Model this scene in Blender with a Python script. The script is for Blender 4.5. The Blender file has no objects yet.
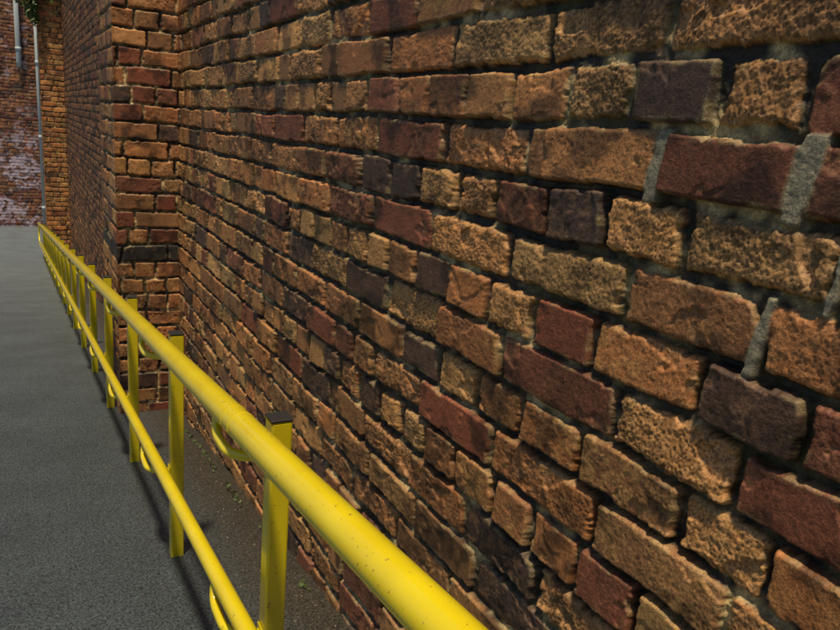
import bpy, math, random
import numpy as np
from mathutils import Matrix, Vector
random.seed(4)
S=bpy.context.scene
S.view_settings.view_transform='Standard'
try: S.view_settings.look='None'
except Exception: pass
S.view_settings.exposure=0
COL=S.collection
# ------------------------------------------------ camera basis (wall direction = +Y, wall normal = X, up = Z)
def nrm(a): a=np.array(a,float); return a/np.linalg.norm(a)
F=693.0
d1=nrm((-405,-215,F)); d3=np.array((-240,2685,F),float); d3-=d1*np.dot(d3,d1); d3=nrm(d3)
d2=np.cross(d3,d1)
if d2[0]<0: d2=-d2
W=0.75; PITCH=0.092; Z0=0.034
SL=0.127; G0=1.17; YE=18.4
def ground_z(y):
    return -(G0+SL*min(max(y,-8.0),YE))
cam=bpy.data.cameras.new("camera"); co=bpy.data.objects.new("camera",cam); COL.objects.link(co)
R=Matrix(((d2[0],-d2[1],-d2[2]),(d1[0],-d1[1],-d1[2]),(-d3[0],d3[1],d3[2])))
co.matrix_world=R.to_4x4()
cam.sensor_width=36; cam.lens=36*F/840; cam.clip_start=0.02; cam.clip_end=1000
S.camera=co
def u2y(u,zd):
    t=(u-420)/F
    return (d2[0]*W+d3[0]*zd - t*(d2[2]*W+d3[2]*zd))/(-d1[0]+d1[2]*t)
# ------------------------------------------------ noise
def hsh(ix,iy,seed):
    n=(ix.astype(np.int64)*374761393+iy.astype(np.int64)*668265263+seed*974634777)&0xffffffff
    n=((n^(n>>13))*1274126177)&0xffffffff
    n=((n^(n>>15))*2246822519)&0xffffffff
    return ((n^(n>>16))&0xffffff)/float(0xffffff)
def vn(x,y,seed):
    ix=np.floor(x); iy=np.floor(y); fx=x-ix; fy=y-iy
    fx=fx*fx*(3-2*fx); fy=fy*fy*(3-2*fy)
    a=hsh(ix,iy,seed);b=hsh(ix+1,iy,seed);c=hsh(ix,iy+1,seed);d=hsh(ix+1,iy+1,seed)
    return (a+(b-a)*fx)*(1-fy)+(c+(d-c)*fx)*fy
def fbm(x,y,f,o,seed):
    s=0;a=1;t=0
    for i in range(o):
        c,sn=math.cos(i*1.1+.5),math.sin(i*1.1+.5)
        s=s+a*vn((x*c-y*sn)*f+13.7*i,(x*sn+y*c)*f+7.1*i,seed+i*17); t+=a; a*=.55; f*=2.03
    return s/t
def worley(x,y,f,seed):
    x=x*f;y=y*f; ix=np.floor(x);iy=np.floor(y); best=np.full(x.shape,9.0)
    for dx in(-1,0,1):
        for dy in(-1,0,1):
            cx=ix+dx;cy=iy+dy
            px=cx+hsh(cx,cy,seed);py=cy+hsh(cx,cy,seed+5)
            best=np.minimum(best,(px-x)**2+(py-y)**2)
    return np.sqrt(best)
def ss(a,b,x):
    t=np.clip((x-a)/(b-a),0,1); return t*t*(3-2*t)
# ------------------------------------------------ materials
def newmat(name):
    m=bpy.data.materials.new(name); m.use_nodes=True
    nt=m.node_tree; b=nt.nodes["Principled BSDF"]; return m,nt,b
def N(nt,t,**k):
    n=nt.nodes.new(t)
    for a,v in k.items(): setattr(n,a,v)
    return n
def brick_mat(name,bump=0.4):
    m,nt,b=newmat(name)
    at=N(nt,'ShaderNodeVertexColor'); at.layer_name="Col"
    tc=N(nt,'ShaderNodeTexCoord')
    n1=N(nt,'ShaderNodeTexNoise'); n1.inputs['Scale'].default_value=320; n1.inputs['Detail'].default_value=2.5; n1.inputs['Roughness'].default_value=.7
    nt.links.new(tc.outputs['Object'],n1.inputs['Vector'])
    r1=N(nt,'ShaderNodeMapRange'); r1.inputs[1].default_value=.3; r1.inputs[2].default_value=.7; r1.inputs[3].default_value=.55; r1.inputs[4].default_value=1.42
    nt.links.new(n1.outputs[0],r1.inputs[0])
    vm=N(nt,'ShaderNodeVectorMath',operation='SCALE'); nt.links.new(at.outputs['Color'],vm.inputs[0]); nt.links.new(r1.outputs[0],vm.inputs['Scale'])
    nt.links.new(vm.outputs[0],b.inputs['Base Color'])
    b.inputs['Roughness'].default_value=.62
    b.inputs['Specular IOR Level'].default_value=.45
    bp=N(nt,'ShaderNodeBump'); bp.inputs['Strength'].default_value=bump; bp.inputs['Distance'].default_value=.003
    nt.links.new(n1.outputs[0],bp.inputs['Height'])
    nt.links.new(bp.outputs[0],b.inputs['Normal'])
    return m
BM=brick_mat("weathered_brick"); 
CORE,cn,cb=newmat("brick_core")
tx=N(cn,'ShaderNodeTexBrick'); tx.inputs['Color1'].default_value=(.25,.11,.06,1); tx.inputs['Color2'].default_value=(.18,.07,.045,1); tx.inputs['Mortar'].default_value=(.25,.22,.17,1)
tx.inputs['Scale'].default_value=4; cn.links.new(tx.outputs[0],cb.inputs['Base Color']); cb.inputs['Roughness'].default_value=.9
# palettes (albedo)
PAL=np.array([(.46,.25,.09),(.41,.185,.066),(.31,.145,.058),(.215,.075,.04),(.085,.050,.038)])
MORT=np.array((.34,.275,.135))
def empty(name,loc=(0,0,0)):
    e=bpy.data.objects.new(name,None); COL.objects.link(e); e.location=loc; return e
def box(name,lo,hi,mat,parent=None,bev=0):
    x0,y0,z0=lo;x1,y1,z1=hi
    v=[(x0,y0,z0),(x1,y0,z0),(x1,y1,z0),(x0,y1,z0),(x0,y0,z1),(x1,y0,z1),(x1,y1,z1),(x0,y1,z1)]
    f=[(0,3,2,1),(4,5,6,7),(0,1,5,4),(1,2,6,5),(2,3,7,6),(3,0,4,7)]
    me=bpy.data.meshes.new(name); me.from_pydata(v,[],f); me.materials.append(mat)
    o=bpy.data.objects.new(name,me); COL.objects.link(o)
    if parent: o.parent=parent
    if bev:
        md=o.modifiers.new("b",'BEVEL'); md.width=bev; md.segments=2
    return o
def panel(name,O,U,Nn,us,zs,seed,parent,spec=None,over=None,patches=(),pitch=PITCH,z0=Z0,weights=(.30,.27,.2,.15,.08),amp=1.0,pin=(),L=.245,tint=(1,1,1),white=None,mlight=1.0,darkrow=None):
    rng=np.random.RandomState(seed)
    uu,zz=np.meshgrid(us,zs)            # shape (nz,nu)
    sh=uu.shape; u=uu.ravel(); z=zz.ravel()
    wave=(vn(u*1.7,z*.6,seed+1)-.5)*.012+(vn(u*9,z*9,seed+2)-.5)*.009
    rc=(z0+wave-z)/pitch; k=np.floor(rc).astype(int); fr=rc-k
    kmin,kmax=k.min(),k.max()
    du=np.zeros_like(u); bid=np.zeros(u.shape,int)
    ju=u+(vn(u*12+3,z*14,seed+3)-.5)*.012
    base=0; binfo=[]
    umin,umax=us[0]-.3,us[-1]+.3
    for r in range(kmin,kmax+1):
        ex=[]
        if spec and r in spec: ex=sorted(spec[r])
        if not ex: ex=[umin+rng.rand()*L]
        left=[];x=ex[0]
        def step():
            p=.9 if r%4==3 else .22
            return (L*.5 if rng.rand()<p else L)*(1+rng.uniform(-.07,.07))
        while x>umin: x-=step(); left.append(x)
        right=[];x=ex[-1]
        while x<umax: x+=step(); right.append(x)
        J=np.array(left[::-1]+ex+right)
        m=(k==r); q=ju[m]; i=np.clip(np.searchsorted(J,q)-1,0,len(J)-2)
        du[m]=np.minimum(q-J[i],J[i+1]-q); bid[m]=base+i
        for a in range(len(J)-1): binfo.append((r,J[a],J[a+1]))
        base+=len(J)-1
    nb=base
    pal=rng.choice(5,nb,p=np.array(weights)/sum(weights)); ero=rng.rand(nb)**1.3; ero[pal>=2]*=.45
    if over:
        for (r,y,p,e) in over:
            for i,(rr,a,b) in enumerate(binfo):
                if rr==r and a<=y<b: pal[i]=p; ero[i]=e
    val=rng.uniform(.76,1.15,nb); off=rng.normal(0,.003,nb); hue=rng.uniform(-.10,.10,nb)
    if darkrow is not None:
        for i,(rr,a,b) in enumerate(binfo):
            if rr==darkrow: pal[i]=4; ero[i]=0; val[i]=.55; hue[i]=-.3
    tl1=rng.normal(0,.012,nb); tl2=rng.normal(0,.03,nb)
    bi=np.array([((a+b)/2,z0-(r+.5)*pitch) for r,a,b in binfo])
    mwid=rng.uniform(.6,1.3,nb)
    e=ero[bid]
    dz=np.minimum(fr,1-fr)*pitch
    n_lo=fbm(u,z,22,3,seed+10); n_mid=fbm(u,z,85,4,seed+20); n_hi=fbm(u,z,210,3,seed+30)
    chip=ss(.60,.75,fbm(u,z,30,3,seed+35))
    mw=(.0026+.0048*n_lo+.0025*e)*mwid[bid]+chip*.0045
    rr_=.012
    a=np.maximum(rr_-du,0);b=np.maximum(rr_-dz,0)
    d=np.where((a>0)&(b>0),rr_-np.hypot(a,b),np.minimum(du,dz))
    d=d-mw+(n_mid-.5)*.006*(.4+1.2*e)+(n_lo-.5)*.006
    rad=.0045+.008*e
    t=np.where(d<=0,0,np.sqrt(np.clip(1-(1-np.clip(d/rad,0,1))**2,0,1)))
    hb=off[bid]+tl1[bid]*(u-bi[bid,0])+tl2[bid]*(z-bi[bid,1])
    w1=worley(u+n_mid*.006,z,150,seed+40)
    pits=ss(.42,.1,w1)*ss(.42,.6,n_lo+.25*(e-.4))
    lump=(n_mid-.5)*.0052+(n_hi-.5)*.0050+(n_lo-.5)*.0085-pits*.0018
    hb=hb+lump*(.14+.58*e)-.003*e
    spn=fbm(u,z,13,4,seed+60)
    spall=ss(.60,.645,spn)*(.35+e)
    hb=hb-spall*.0042*(.6+n_mid)
    hm=-.0135+(n_mid-.5)*.006+(n_lo-.5)*.010+(n_hi-.5)*.004
    deep=ss(.38,.6,vn(u*7,z*11,seed+70)); hm=hm-deep*.010
    h=hm+(hb-hm)*t
    # colour
    c=PAL[pal[bid]]*val[bid][:,None]
    c=c*np.stack([1+hue[bid],1-hue[bid]*.3,1-hue[bid]],1)
    burn=ss(.43,.68,fbm(u,z,14,5,seed+80)+.14*(hsh(bid,bid,seed)-.5))
    c=c*(1-.75*burn*(1-.35*e))[:,None]
    soot=ss(.45,.75,fbm(u,z,3.2,4,seed+83)); c=c*(1-.3*soot)[:,None]
    gold=ss(.45,.70,fbm(u,z,6,5,seed+90))*ss(.35,.62,n_mid)*(pal[bid]<3)
    gc=np.array((.46,.28,.09))
    c=c+(gc-c)*(gold*.5)[:,None]
    frs=(e*.35+spall*.25)[:,None]*ss(.4,.6,n_mid)[:,None]
    c=c+(np.array((.49,.28,.13))-c)*np.clip(frs,0,1)
    c=c*(1-.5*ss(.55,.75,n_hi)*(.3+e))[:,None]*(.8+.4*vn(u*260,z*260,seed+95))[:,None]
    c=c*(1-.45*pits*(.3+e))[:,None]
    edge=(1-ss(.0,.012,d))*t*ss(.5,.65,fbm(u,z,35,3,seed+97))
    c=c+(np.array((.38,.31,.15))-c)*(edge*.5)[:,None]
    mc=MORT[None,:]*(.05+1.25*ss(.42,.75,n_lo))[:,None]*(.7+.6*vn(u*180,z*180,seed+99))[:,None]
    mc=mc*(1-.75*deep)[:,None]*mlight+.010
    grn=ss(.5,.75,fbm(u,z,9,3,seed+101))[:,None]; mc=mc+(np.array((.10,.095,.035))-mc)*grn*.5
    tc=ss(.15,.75,t)[:,None]
    c=mc+(c-mc)*tc
    for (r,y,hw) in patches:
        zc=z0-(r+.5)*pitch
        mm=ss(.003,-.001,np.abs(u-y+(z-zc)*.12)-hw+(n_lo-.5)*.012)*ss(.005,0,np.abs(z-zc)-pitch*.53+(n_lo-.5)*.010)
        h=h+((-.002+(n_mid-.5)*.0022+(n_hi-.5)*.001)-h)*mm
        c=c+(np.array((.225,.215,.155))*(.7+.5*n_mid)[:,None]-c)*mm[:,None]
    if white is not None: c=white(c,u,z)
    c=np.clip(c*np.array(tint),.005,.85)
    h=h*amp
    for pu in pin: h=h*ss(0,.012,np.abs(u-pu))
    P=np.array(O)[None,:]+u[:,None]*np.array(U)[None,:]+np.stack([0*z,0*z,z],1)+h[:,None]*np.array(Nn)[None,:]
    nz,nu=sh
    idx=np.arange(nz*nu).reshape(sh)
    q=np.stack([idx[:-1,:-1],idx[:-1,1:],idx[1:,1:],idx[1:,:-1]],-1).reshape(-1,4)
    if np.dot(np.cross(U,(0,0,1)),Nn)<0: q=q[:,::-1]
    me=bpy.data.meshes.new(name)
    me.vertices.add(len(P)); me.vertices.foreach_set("co",P.astype(np.float32).ravel())
    me.loops.add(q.size); me.loops.foreach_set("vertex_index",q.astype(np.int32).ravel())
    me.polygons.add(len(q)); me.polygons.foreach_set("loop_start",np.arange(0,q.size,4,dtype=np.int32))
    me.polygons.foreach_set("use_smooth",np.ones(len(q),bool))
    me.update(calc_edges=True)
    ca=me.color_attributes.new("Col",'FLOAT_COLOR','POINT')
    ca.data.foreach_set("color",np.concatenate([c,np.ones((len(c),1))],1).astype(np.float32).ravel())
    me.materials.append(BM)
    o=bpy.data.objects.new(name,me); COL.objects.link(o); o.parent=parent
    return o
def rng_(a,b,s): 
    n=max(2,int(round((b-a)/s))+1); return np.linspace(a,b,n)
def cat(*L): 
    return np.unique(np.concatenate(L).round(6))
# ------------------------------------------------ near wall
SP_px={-2:[665,545,450,387,337],-1:[718,628,565,510,465,427,396,367,345],0:[800,655,525,442,376],
 1:[838,682,602,545,492,455,418,388,360],2:[757,623,506,429,371,328],3:[800,697,591,533,486,446,415,387],
 4:[735,611,500,435,385],5:[765,675,576,518,473,436,400],6:[720,590,489,419,372]}
def zc(r): return -(Z0-(r+.5)*PITCH)
spec={r:[u2y(a,zc(r)) for a in v] for r,v in SP_px.items()}
OV=[(0,725,3,.1),(0,590,1,.35),(0,480,1,.8),(0,405,3,.1),(0,825,3,.2),(-1,672,4,.1),(-1,780,0,.9),(-1,597,0,1),(-1,537,1,.3),(-1,487,1,.2),(-1,445,2,.2),(-1,410,2,.2),
 (-2,605,0,1),(-2,497,0,.7),(-2,420,1,.5),(-2,720,0,.8),(1,572,4,.1),(1,517,3,.1),(1,640,0,.8),(1,760,0,.9),(1,473,0,1),(1,436,0,.7),(1,403,4,.1),(1,373,4,.1),
 (2,690,2,.25),(2,565,0,.6),(2,800,1,.5),(2,400,3,.1),(2,467,0,.9),(3,748,4,.15),(3,645,1,.4),(3,562,3,.1),(3,510,0,.7),(3,466,1,.2),(3,430,4,.1),
 (4,670,0,.9),(4,555,3,.15),(4,467,2,.3),(4,790,3,.1),(5,625,2,.3),(5,547,1,.4),(5,495,1,.3),(5,455,0,.5),(5,720,0,.8),(6,655,2,.3),(6,540,1,.5),(6,453,3,.1),(6,780,1,.5)]
over=[(r,u2y(a,zc(r)),p,e) for r,a,p,e in OV]
patches=[(0,u2y(655,zc(0)),.0125),(0,u2y(800,zc(0)),.0120),(1,u2y(838,zc(1)),.005),(2,u2y(757,zc(2)),.005)]
ys=[.12];
while ys[-1]<3.98:
    y=ys[-1]; ys.append(y+min(.0014*max(1,(.37+.834*y)**2/.7),.0055))
ys=np.array(ys); ys[-1]=3.985
wall=empty("brick_wall",(0,0,0))
YP=3.98
panel("near_face",(W,0,0),(0,1,0),(-1,0,0),cat(rng_(-2.5,.11,.014),ys),cat(rng_(-1.76,-.9,.003),rng_(-.9,.3,.002),rng_(.3,.6,.003),rng_(.61,2.6,.014)),11,wall,spec,over,patches,weights=(.24,.30,.24,.13,.09))
box("near_core",(W+.035,-2.5,-1.8),(W+.33,YP+.6,2.6),CORE,wall)
box("near_coping",(W-.03,-2.5,2.602),(W+.36,YP+.6,2.68),CORE,wall,.01)
XP=.435; W2=.80
pil=empty("brick_pilaster")
panel("front_face",(0,YP,0),(1,0,0),(0,-1,0),rng_(XP,W+.04,.004),cat(rng_(-1.75,.75,.004),rng_(.76,2.6,.02)),23,pil,weights=(.15,.4,.27,.15,.03),pin=(XP,),L=.235,amp=.6,
      darkrow=8,tint=(1.08,.99,.98),mlight=1.5)
panel("side_face",(XP,0,0),(0,1,0),(-1,0,0),rng_(YP,YP+.72,.006),cat(rng_(-1.85,.9,.006),rng_(.91,2.6,.02)),29,pil,weights=(.1,.4,.3,.22,.05),pin=(YP,),L=.235,amp=.8,darkrow=8)
box("pilaster_core",(XP+.03,YP+.03,-1.9),(W+.2,YP+.715,2.598),CORE,pil)
w2=empty("brick_wall")
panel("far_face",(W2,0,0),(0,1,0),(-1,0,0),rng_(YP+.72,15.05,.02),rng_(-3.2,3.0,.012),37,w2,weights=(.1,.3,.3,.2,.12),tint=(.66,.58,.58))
box("far_core",(W2+.03,YP+.75,-3.3),(W2+.33,15.3,3.0),CORE,w2)
pier=empty("brick_pier")
panel("pier_front",(0,15.0,0),(1,0,0),(0,-1,0),rng_(.42,1.3,.012),rng_(-3.2,4.2,.010),41,pier,weights=(.35,.45,.1,.1,.02),pin=(.42,),tint=(1.3,1.15,1.0),amp=.6)
panel("pier_side",(.42,0,0),(0,1,0),(-1,0,0),rng_(15.0,15.9,.012),rng_(-3.3,4.2,.012),43,pier,weights=(.3,.4,.2,.1,.02),pin=(15.0,))
box("pier_core",(.45,15.03,-3.4),(1.3,15.87,4.2),CORE,pier)
fw=empty("brick_wall")
def white(c,u,z):
    m=ss(.42,.58,fbm(u,z,2.2,5,777))*ss(.3,-1.8,z)
    m=np.maximum(m,ss(.62,.7,fbm(u,z,6,3,778))*.5)
    m=m*ss(.38,.5,fbm(u,z,14,3,779))
    return c+(np.array((.58,.60,.64))-c)*(m*.8)[:,None]
panel("end_face",(0,23,0),(1,0,0),(0,-1,0),rng_(-7,5,.022),rng_(-3.6,4.6,.016),47,fw,weights=(.05,.25,.25,.35,.1),tint=(.95,.8,.9),white=white,L=.24,amp=.6)
box("end_core",(-7,23.04,-3.7),(5,23.4,4.6),CORE,fw)
box("end_coping",(-7.05,22.96,4.602),(5.05,23.46,4.7),CORE,fw,.01)
# ------------------------------------------------ ground
AM,an,ab=newmat("asphalt")
geo=N(an,'ShaderNodeNewGeometry')
n1=N(an,'ShaderNodeTexNoise'); n1.inputs['Scale'].default_value=2.6; n1.inputs['Detail'].default_value=5
v1=N(an,'ShaderNodeTexVoronoi'); v1.inputs['Scale'].default_value=130
n3=N(an,'ShaderNodeTexNoise'); n3.inputs['Scale'].default_value=150; n3.inputs['Detail'].default_value=3; n3.inputs['Roughness'].default_value=.8
for n in(v1,n1,n3): an.links.new(geo.outputs['Position'],n.inputs['Vector'])
cr=N(an,'ShaderNodeValToRGB'); cr.color_ramp.elements[0].position=.36; cr.color_ramp.elements[0].color=(.007,.010,.012,1); cr.color_ramp.elements[1].position=.76; cr.color_ramp.elements[1].color=(.12,.155,.18,1)
an.links.new(n3.outputs[0],cr.inputs[0])
cr2=N(an,'ShaderNodeMapRange'); cr2.inputs[1].default_value=.3; cr2.inputs[2].default_value=.7; cr2.inputs[3].default_value=.86; cr2.inputs[4].default_value=1.08
an.links.new(n1.outputs[0],cr2.inputs[0])
sx=N(an,'ShaderNodeSeparateXYZ'); an.links.new(geo.outputs['Position'],sx.inputs[0])
# light on the distant path, painted in by paling the tarmac colour
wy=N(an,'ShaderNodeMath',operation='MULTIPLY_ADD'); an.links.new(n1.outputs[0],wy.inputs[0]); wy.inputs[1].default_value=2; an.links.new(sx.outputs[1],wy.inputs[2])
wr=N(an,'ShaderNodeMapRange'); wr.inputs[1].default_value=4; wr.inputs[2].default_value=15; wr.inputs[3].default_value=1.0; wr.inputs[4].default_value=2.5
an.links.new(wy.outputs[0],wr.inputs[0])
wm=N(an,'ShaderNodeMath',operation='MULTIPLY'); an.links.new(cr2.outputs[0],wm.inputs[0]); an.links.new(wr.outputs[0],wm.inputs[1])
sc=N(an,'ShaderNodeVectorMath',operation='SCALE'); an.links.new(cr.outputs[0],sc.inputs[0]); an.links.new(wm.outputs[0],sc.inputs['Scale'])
ad=N(an,'ShaderNodeMath',operation='MULTIPLY_ADD'); an.links.new(n1.outputs[0],ad.inputs[0]); ad.inputs[1].default_value=.25; an.links.new(sx.outputs[0],ad.inputs[2])
mr=N(an,'ShaderNodeMapRange'); mr.inputs[1].default_value=.56; mr.inputs[2].default_value=.80; an.links.new(ad.outputs[0],mr.inputs[0])
mx=N(an,'ShaderNodeMix',data_type='RGBA')
dr=N(an,'ShaderNodeValToRGB'); dr.color_ramp.elements[0].position=.38; dr.color_ramp.elements[0].color=(.010,.009,.007,1); dr.color_ramp.elements[1].position=.75; dr.color_ramp.elements[1].color=(.095,.082,.058,1)
an.links.new(n3.outputs[0],dr.inputs[0]); an.links.new(dr.outputs[0],mx.inputs[7])
mm=N(an,'ShaderNodeMath',operation='MULTIPLY'); mm.inputs[1].default_value=.85; an.links.new(mr.outputs[0],mm.inputs[0])
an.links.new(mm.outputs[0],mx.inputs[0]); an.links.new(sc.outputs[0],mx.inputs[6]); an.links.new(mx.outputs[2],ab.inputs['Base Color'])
rg=N(an,'ShaderNodeMapRange'); rg.inputs[1].default_value=.3; rg.inputs[2].default_value=.7; rg.inputs[3].default_value=.38; rg.inputs[4].default_value=.46
an.links.new(n1.outputs[0],rg.inputs[0]); an.links.new(rg.outputs[0],ab.inputs['Roughness'])
bp=N(an,'ShaderNodeBump'); bp.inputs['Strength'].default_value=.4; bp.inputs['Distance'].default_value=.003
an.links.new(n3.outputs[0],bp.inputs['Height'])
bp2=N(an,'ShaderNodeBump'); bp2.inputs['Strength'].default_value=.3; bp2.inputs['Distance'].default_value=.004; an.links.new(v1.outputs['Distance'],bp2.inputs['Height']); an.links.new(bp.outputs[0],bp2.inputs['Normal'])
an.links.new(bp2.outputs[0],ab.inputs['Normal'])
prof=[-250,-8.0]+list(np.linspace(-6,17,24))+[17.8,18.2,18.4,18.7,19,22,250]
xs=[-250,-20,-3,-1,0,.5,1.5,5,250]
V=[];Fc=[]
def gz(y):
    return sum(ground_z(y+d) for d in(-.4,-.2,0,.2,.4))/5
for y in prof:
    for x in xs: V.append((x,y,gz(y)))
nx=len(xs)
for j in range(len(prof)-1):
    for i in range(nx-1):
        a=j*nx+i; Fc.append((a,a+1,a+nx+1,a+nx))
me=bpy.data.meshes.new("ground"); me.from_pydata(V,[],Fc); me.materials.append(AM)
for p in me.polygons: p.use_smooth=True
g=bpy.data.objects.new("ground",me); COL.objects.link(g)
# ------------------------------------------------ handrail
YM,yn,yb=newmat("yellow_paint")
tcy=N(yn,'ShaderNodeNewGeometry')
ny=N(yn,'ShaderNodeTexNoise'); ny.inputs['Scale'].default_value=9; ny.inputs['Detail'].default_value=4
yn.links.new(tcy.outputs['Position'],ny.inputs['Vector'])
cy=N(yn,'ShaderNodeValToRGB'); cy.color_ramp.elements[0].position=.3; cy.color_ramp.elements[0].color=(.62,.51,.006,1); cy.color_ramp.elements[1].position=.7; cy.color_ramp.elements[1].color=(.70,.59,.007,1)
yn.links.new(ny.outputs[0],cy.inputs[0])
nf=N(yn,'ShaderNodeTexNoise'); nf.inputs['Scale'].default_value=120; nf.inputs['Detail'].default_value=3
yn.links.new(tcy.outputs['Position'],nf.inputs['Vector'])
cf=N(yn,'ShaderNodeMapRange'); cf.inputs[1].default_value=.67; cf.inputs[2].default_value=.73
yn.links.new(nf.outputs[0],cf.inputs[0])
mf=N(yn,'ShaderNodeMix',data_type='RGBA'); mf.inputs[7].default_value=(.25,.17,.03,1)
yn.links.new(cf.outputs[0],mf.inputs[0]); yn.links.new(cy.outputs[0],mf.inputs[6]); yn.links.new(mf.outputs[2],yb.inputs['Base Color'])
yb.inputs['Roughness'].default_value=.28; yb.inputs['Coat Weight'].default_value=.6; yb.inputs['Coat Roughness'].default_value=.10
by=N(yn,'ShaderNodeBump'); by.inputs['Strength'].default_value=.08; by.inputs['Distance'].default_value=.002; yn.links.new(nf.outputs[0],by.inputs['Height']); yn.links.new(by.outputs[0],yb.inputs['Normal'])
KM,kn,kb=newmat("black_plastic"); kb.inputs['Base Color'].default_value=(.02,.02,.022,1); kb.inputs['Roughness'].default_value=.5
rail=empty("handrail")
XR=.33; ZT=.391; ZL=.790; XPOST=.402
def tube(name,pts,r,mat,parent,seg=28,cyclic=False):
    n=len(pts); V=[];Fc=[]
    P=[Vector(p) for p in pts]; up=None
    for i,p in enumerate(P):
        t=(P[min(i+1,n-1)]-P[max(i-1,0)]).normalized()
        if up is None:
            up=Vector((1,0,0)) if abs(t.x)<.9 else Vector((0,0,1))
        s=(up-t*up.dot(t)).normalized(); up=s; w=t.cross(s)
        for j in range(seg):
            a=2*math.pi*j/seg; V.append(p+(s*math.cos(a)+w*math.sin(a))*r)
    for i in range(n-1):
        for j in range(seg):
            a=i*seg+j; b=i*seg+(j+1)%seg; Fc.append((a,b,b+seg,a+seg))
    Fc.append(tuple(range(seg))[::-1]); Fc.append(tuple(range((n-1)*seg,n*seg)))
    me=bpy.data.meshes.new(name); me.from_pydata([tuple(v) for v in V],[],Fc); me.materials.append(mat)
    for p in me.polygons: p.use_smooth=len(p.vertices)==4
    o=bpy.data.objects.new(name,me); COL.objects.link(o); o.parent=parent; return o
def line(y0,y1,z0,n=60):
    return [(XR,y,-(z0+SL*y)) for y in np.linspace(y0,y1,n)]
YR=17.9; top=line(-1.2,YR,ZT,80); low=line(-1.2,YR,ZL,80)
cz=-(.5*(ZT+ZL)+SL*YR); rr=.5*(ZL-ZT)
tube("top_rail",top,.0265,YM,rail,48)
tube("lower_rail",low,.018,YM,rail,36)
tube("end_return",[(XR,YR+rr*.8*math.sin(a),cz+rr*math.cos(a)-.0) for a in np.linspace(0,math.pi,14)],.018,YM,rail,20)
for yj in (1.16,7.16,13.16):
    a=line(yj,yj+.0035,ZT,2); tube("rail_joint",a,.0272,YM,rail,48)
    a=line(yj+.05,yj+.0535,ZT,2); tube("rail_joint",a,.0271,YM,rail,48)
def arc(pts,r,n=5):
    out=[Vector(pts[0])]
    for i in range(1,len(pts)-1):
        p=Vector(pts[i]);a=(Vector(pts[i-1])-p).normalized();b=(Vector(pts[i+1])-p).normalized()
        A=p+a*r;B=p+b*r
        for k in range(n+1):
            t=k/n; out.append(A*(1-t)**2+p*2*t*(1-t)+B*t*t)
    out.append(Vector(pts[-1])); return out
hw=.0205
y=1.165-2.0
while y<YR+.1:
    zr=-(ZT+SL*y); zg=ground_z(y)-.06
    box("post",(XPOST-hw,y-hw,zg),(XPOST+hw,y+hw,zr+.004),YM,rail,.004)
    box("post_cap",(XPOST-hw-.001,y-hw-.001,zr+.0045),(XPOST+hw+.001,y+hw+.001,zr+.0095),KM,rail,.002)
    for zz,rad,dd in((ZT,.0265,.070),(ZL,.018,.065)):
        z1=-(zz+SL*y)-dd
        yb2=y+.15; zb=-(zz+SL*yb2)
        pts=arc([(XPOST-hw+.004,y,z1),(XR-.012,y+.02,z1),(XR-.012,yb2,z1-.004),(XR-.004,yb2+.004,zb-rad+.008)],.045,7)
        tube("bracket",pts,.010,YM,rail,16)
        box("bracket_plate",(XPOST-hw-.0045,y-.016,z1-.02),(XPOST-hw-.0005,y+.016,z1+.02),YM,rail,.002)
    y+=1.0
# ------------------------------------------------ drainpipes on the end wall
PM,pn,pb=newmat("painted_pipe"); 
np_=N(pn,'ShaderNodeTexNoise'); np_.inputs['Scale'].default_value=6
cp=N(pn,'ShaderNodeValToRGB'); cp.color_ramp.elements[0].color=(.3,.37,.4,1); cp.color_ramp.elements[1].color=(.5,.58,.62,1); pn.links.new(np_.outputs[0],cp.inputs[0]); pn.links.new(cp.outputs[0],pb.inputs['Base Color'])
dp=empty("drainpipe")
tube("pipe",[(.14,22.9,4.5),(.14,22.9,1.0),(.14,22.95,.9)],.06,PM,dp,16)
for z in(4.3,2.8,1.3): tube("pipe_collar",[(.14,22.9,z),(.14,22.9,z+.1)],.075,PM,dp,16)
dp2=empty("drainpipe")
tube("pipe",[(.575,22.9,4.5),(.575,22.9,-3.4)],.04,PM,dp2,16)
for z in(3,1,-1,-3): tube("pipe_collar",[(.575,22.9,z),(.575,22.9,z+.1)],.055,PM,dp2,16)
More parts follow.
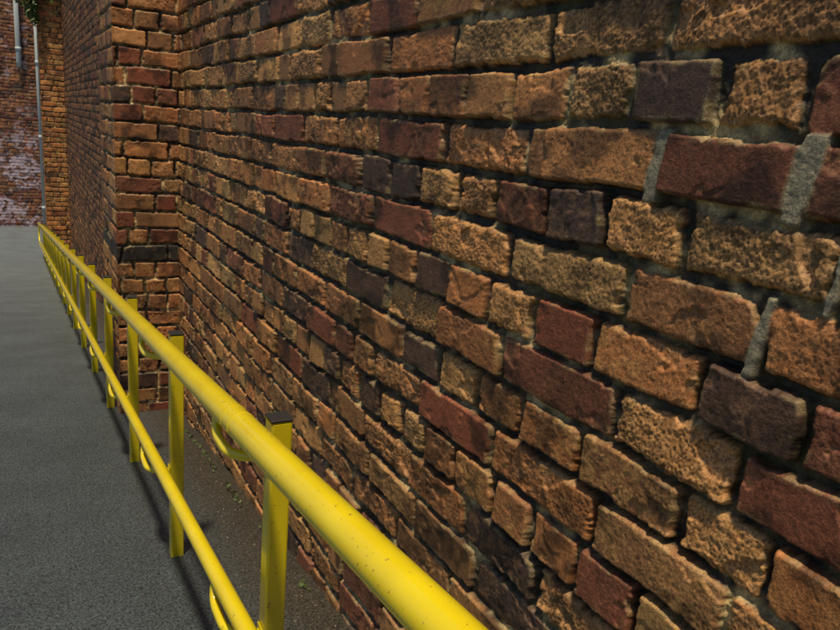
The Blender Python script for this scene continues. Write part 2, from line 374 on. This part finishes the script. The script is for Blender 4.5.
# ------------------------------------------------ foliage
def leafmat(name,c0,c1):
    m,nt,b=newmat(name); g=N(nt,'ShaderNodeNewGeometry'); n=N(nt,'ShaderNodeTexNoise'); n.inputs['Scale'].default_value=9
    nt.links.new(g.outputs['Position'],n.inputs['Vector'])
    c=N(nt,'ShaderNodeValToRGB'); c.color_ramp.elements[0].position=.35;c.color_ramp.elements[1].position=.65
    c.color_ramp.elements[0].color=c0+(1,);c.color_ramp.elements[1].color=c1+(1,)
    nt.links.new(n.outputs[0],c.inputs[0]); nt.links.new(c.outputs[0],b.inputs['Base Color']); b.inputs['Roughness'].default_value=.55; return m
LM=leafmat("leaf",(.03,.06,.012),(.10,.16,.035))
def leaves(name,centers,size):
    V=[];Fc=[]
    for c in centers:
        n=Vector((random.gauss(0,1),random.gauss(0,1)-.4,random.gauss(0,1)+.5)).normalized()
        a=n.orthogonal().normalized(); a=(Matrix.Rotation(random.random()*6.28,3,n)@a); b=n.cross(a); s=size*random.uniform(.6,1.3)
        c=Vector(c); k=len(V)
        V+= [c-a*s, c-a*.2*s+b*.45*s+n*.1*s, c+a*.35*s+b*.35*s, c+a*s-n*.2*s, c+a*.35*s-b*.35*s, c-a*.2*s-b*.45*s+n*.1*s]
        Fc.append((k,k+1,k+2,k+3,k+4,k+5))
    me=bpy.data.meshes.new(name); me.from_pydata([tuple(v) for v in V],[],Fc); me.materials.append(LM)
    o=bpy.data.objects.new(name,me); COL.objects.link(o); return o
cs=[]
for i in range(1500):
    zz=random.uniform(1.40,4.3); 
    wd=.08+.34*min(1,(zz-1.35)/.5)*random.random()**.5
    cs.append((.42-random.random()*wd+.02*random.random(),14.93+random.uniform(-.12,.25),zz-random.random()**2*.1))
for i in range(700): cs.append((random.uniform(.35,1.0),14.93-random.random()*.12,random.uniform(1.72,4.3)))
leaves("ivy",cs,.05)
cs=[]
for (yy,xx,sp,n) in((2.55,.715,.09,26),(2.95,.71,.10,30),(3.4,.71,.09,24),(2.15,.72,.05,12),(1.75,.72,.04,8)):
    for i in range(n): 
        y_=yy+random.gauss(0,sp); x_=xx-abs(random.gauss(0,.012)); cs.append((x_,y_,ground_z(y_)+.002+abs(random.gauss(0,.008))))
leaves("weeds",cs,.009)
V=[];Fc=[]
for i in range(2600):
    y_=random.uniform(.8,9); x_=.72-abs(random.gauss(0,.11)) if random.random()<.8 else random.uniform(-.4,.7)
    s=random.uniform(.001,.0036); z_=ground_z(y_)+s*.3; k=len(V)
    q=[Vector((random.gauss(0,.3),random.gauss(0,.3),random.gauss(0,.2))) for _ in range(6)]
    D=[(1,0,0),(0,1,0),(-1,0,0),(0,-1,0),(0,0,.7),(0,0,-.7)]
    V+=[(x_+(d[0]+e.x)*s,y_+(d[1]+e.y)*s,z_+(d[2]+e.z)*s) for d,e in zip(D,q)]
    for a,b in((0,1),(1,2),(2,3),(3,0)): Fc+=[(k+a,k+b,k+4),(k+b,k+a,k+5)]
GM,gn,gb=newmat("grit"); gg=N(gn,'ShaderNodeNewGeometry'); nn=N(gn,'ShaderNodeTexNoise'); nn.inputs['Scale'].default_value=60; gn.links.new(gg.outputs['Position'],nn.inputs['Vector'])
cc=N(gn,'ShaderNodeValToRGB'); cc.color_ramp.elements[0].position=.35;cc.color_ramp.elements[1].position=.65;cc.color_ramp.elements[0].color=(.04,.03,.02,1);cc.color_ramp.elements[1].color=(.17,.13,.09,1); gn.links.new(nn.outputs[0],cc.inputs[0]); gn.links.new(cc.outputs[0],gb.inputs['Base Color'])
me=bpy.data.meshes.new("gravel"); me.from_pydata(V,[],Fc); me.materials.append(GM); COL.objects.link(bpy.data.objects.new("gravel",me))
# ------------------------------------------------ light
D=Vector((.165,.22,-.95)).normalized()
sun=bpy.data.lights.new("sun",'SUN'); sun.energy=4.6; sun.angle=math.radians(4.5); sun.color=(1,.80,.54)
so=bpy.data.objects.new("sun",sun); COL.objects.link(so); so.rotation_euler=D.to_track_quat('-Z','Y').to_euler()
w=bpy.data.worlds.new("World"); S.world=w; w.use_nodes=True
bg=w.node_tree.nodes['Background']; sk=w.node_tree.nodes.new('ShaderNodeTexSky'); sk.sky_type='NISHITA'; sk.sun_disc=False
sk.sun_elevation=math.asin(-D.z); sk.sun_rotation=math.atan2(-D.x,-D.y)
w.node_tree.links.new(sk.outputs[0],bg.inputs[0]); bg.inputs[1].default_value=.065
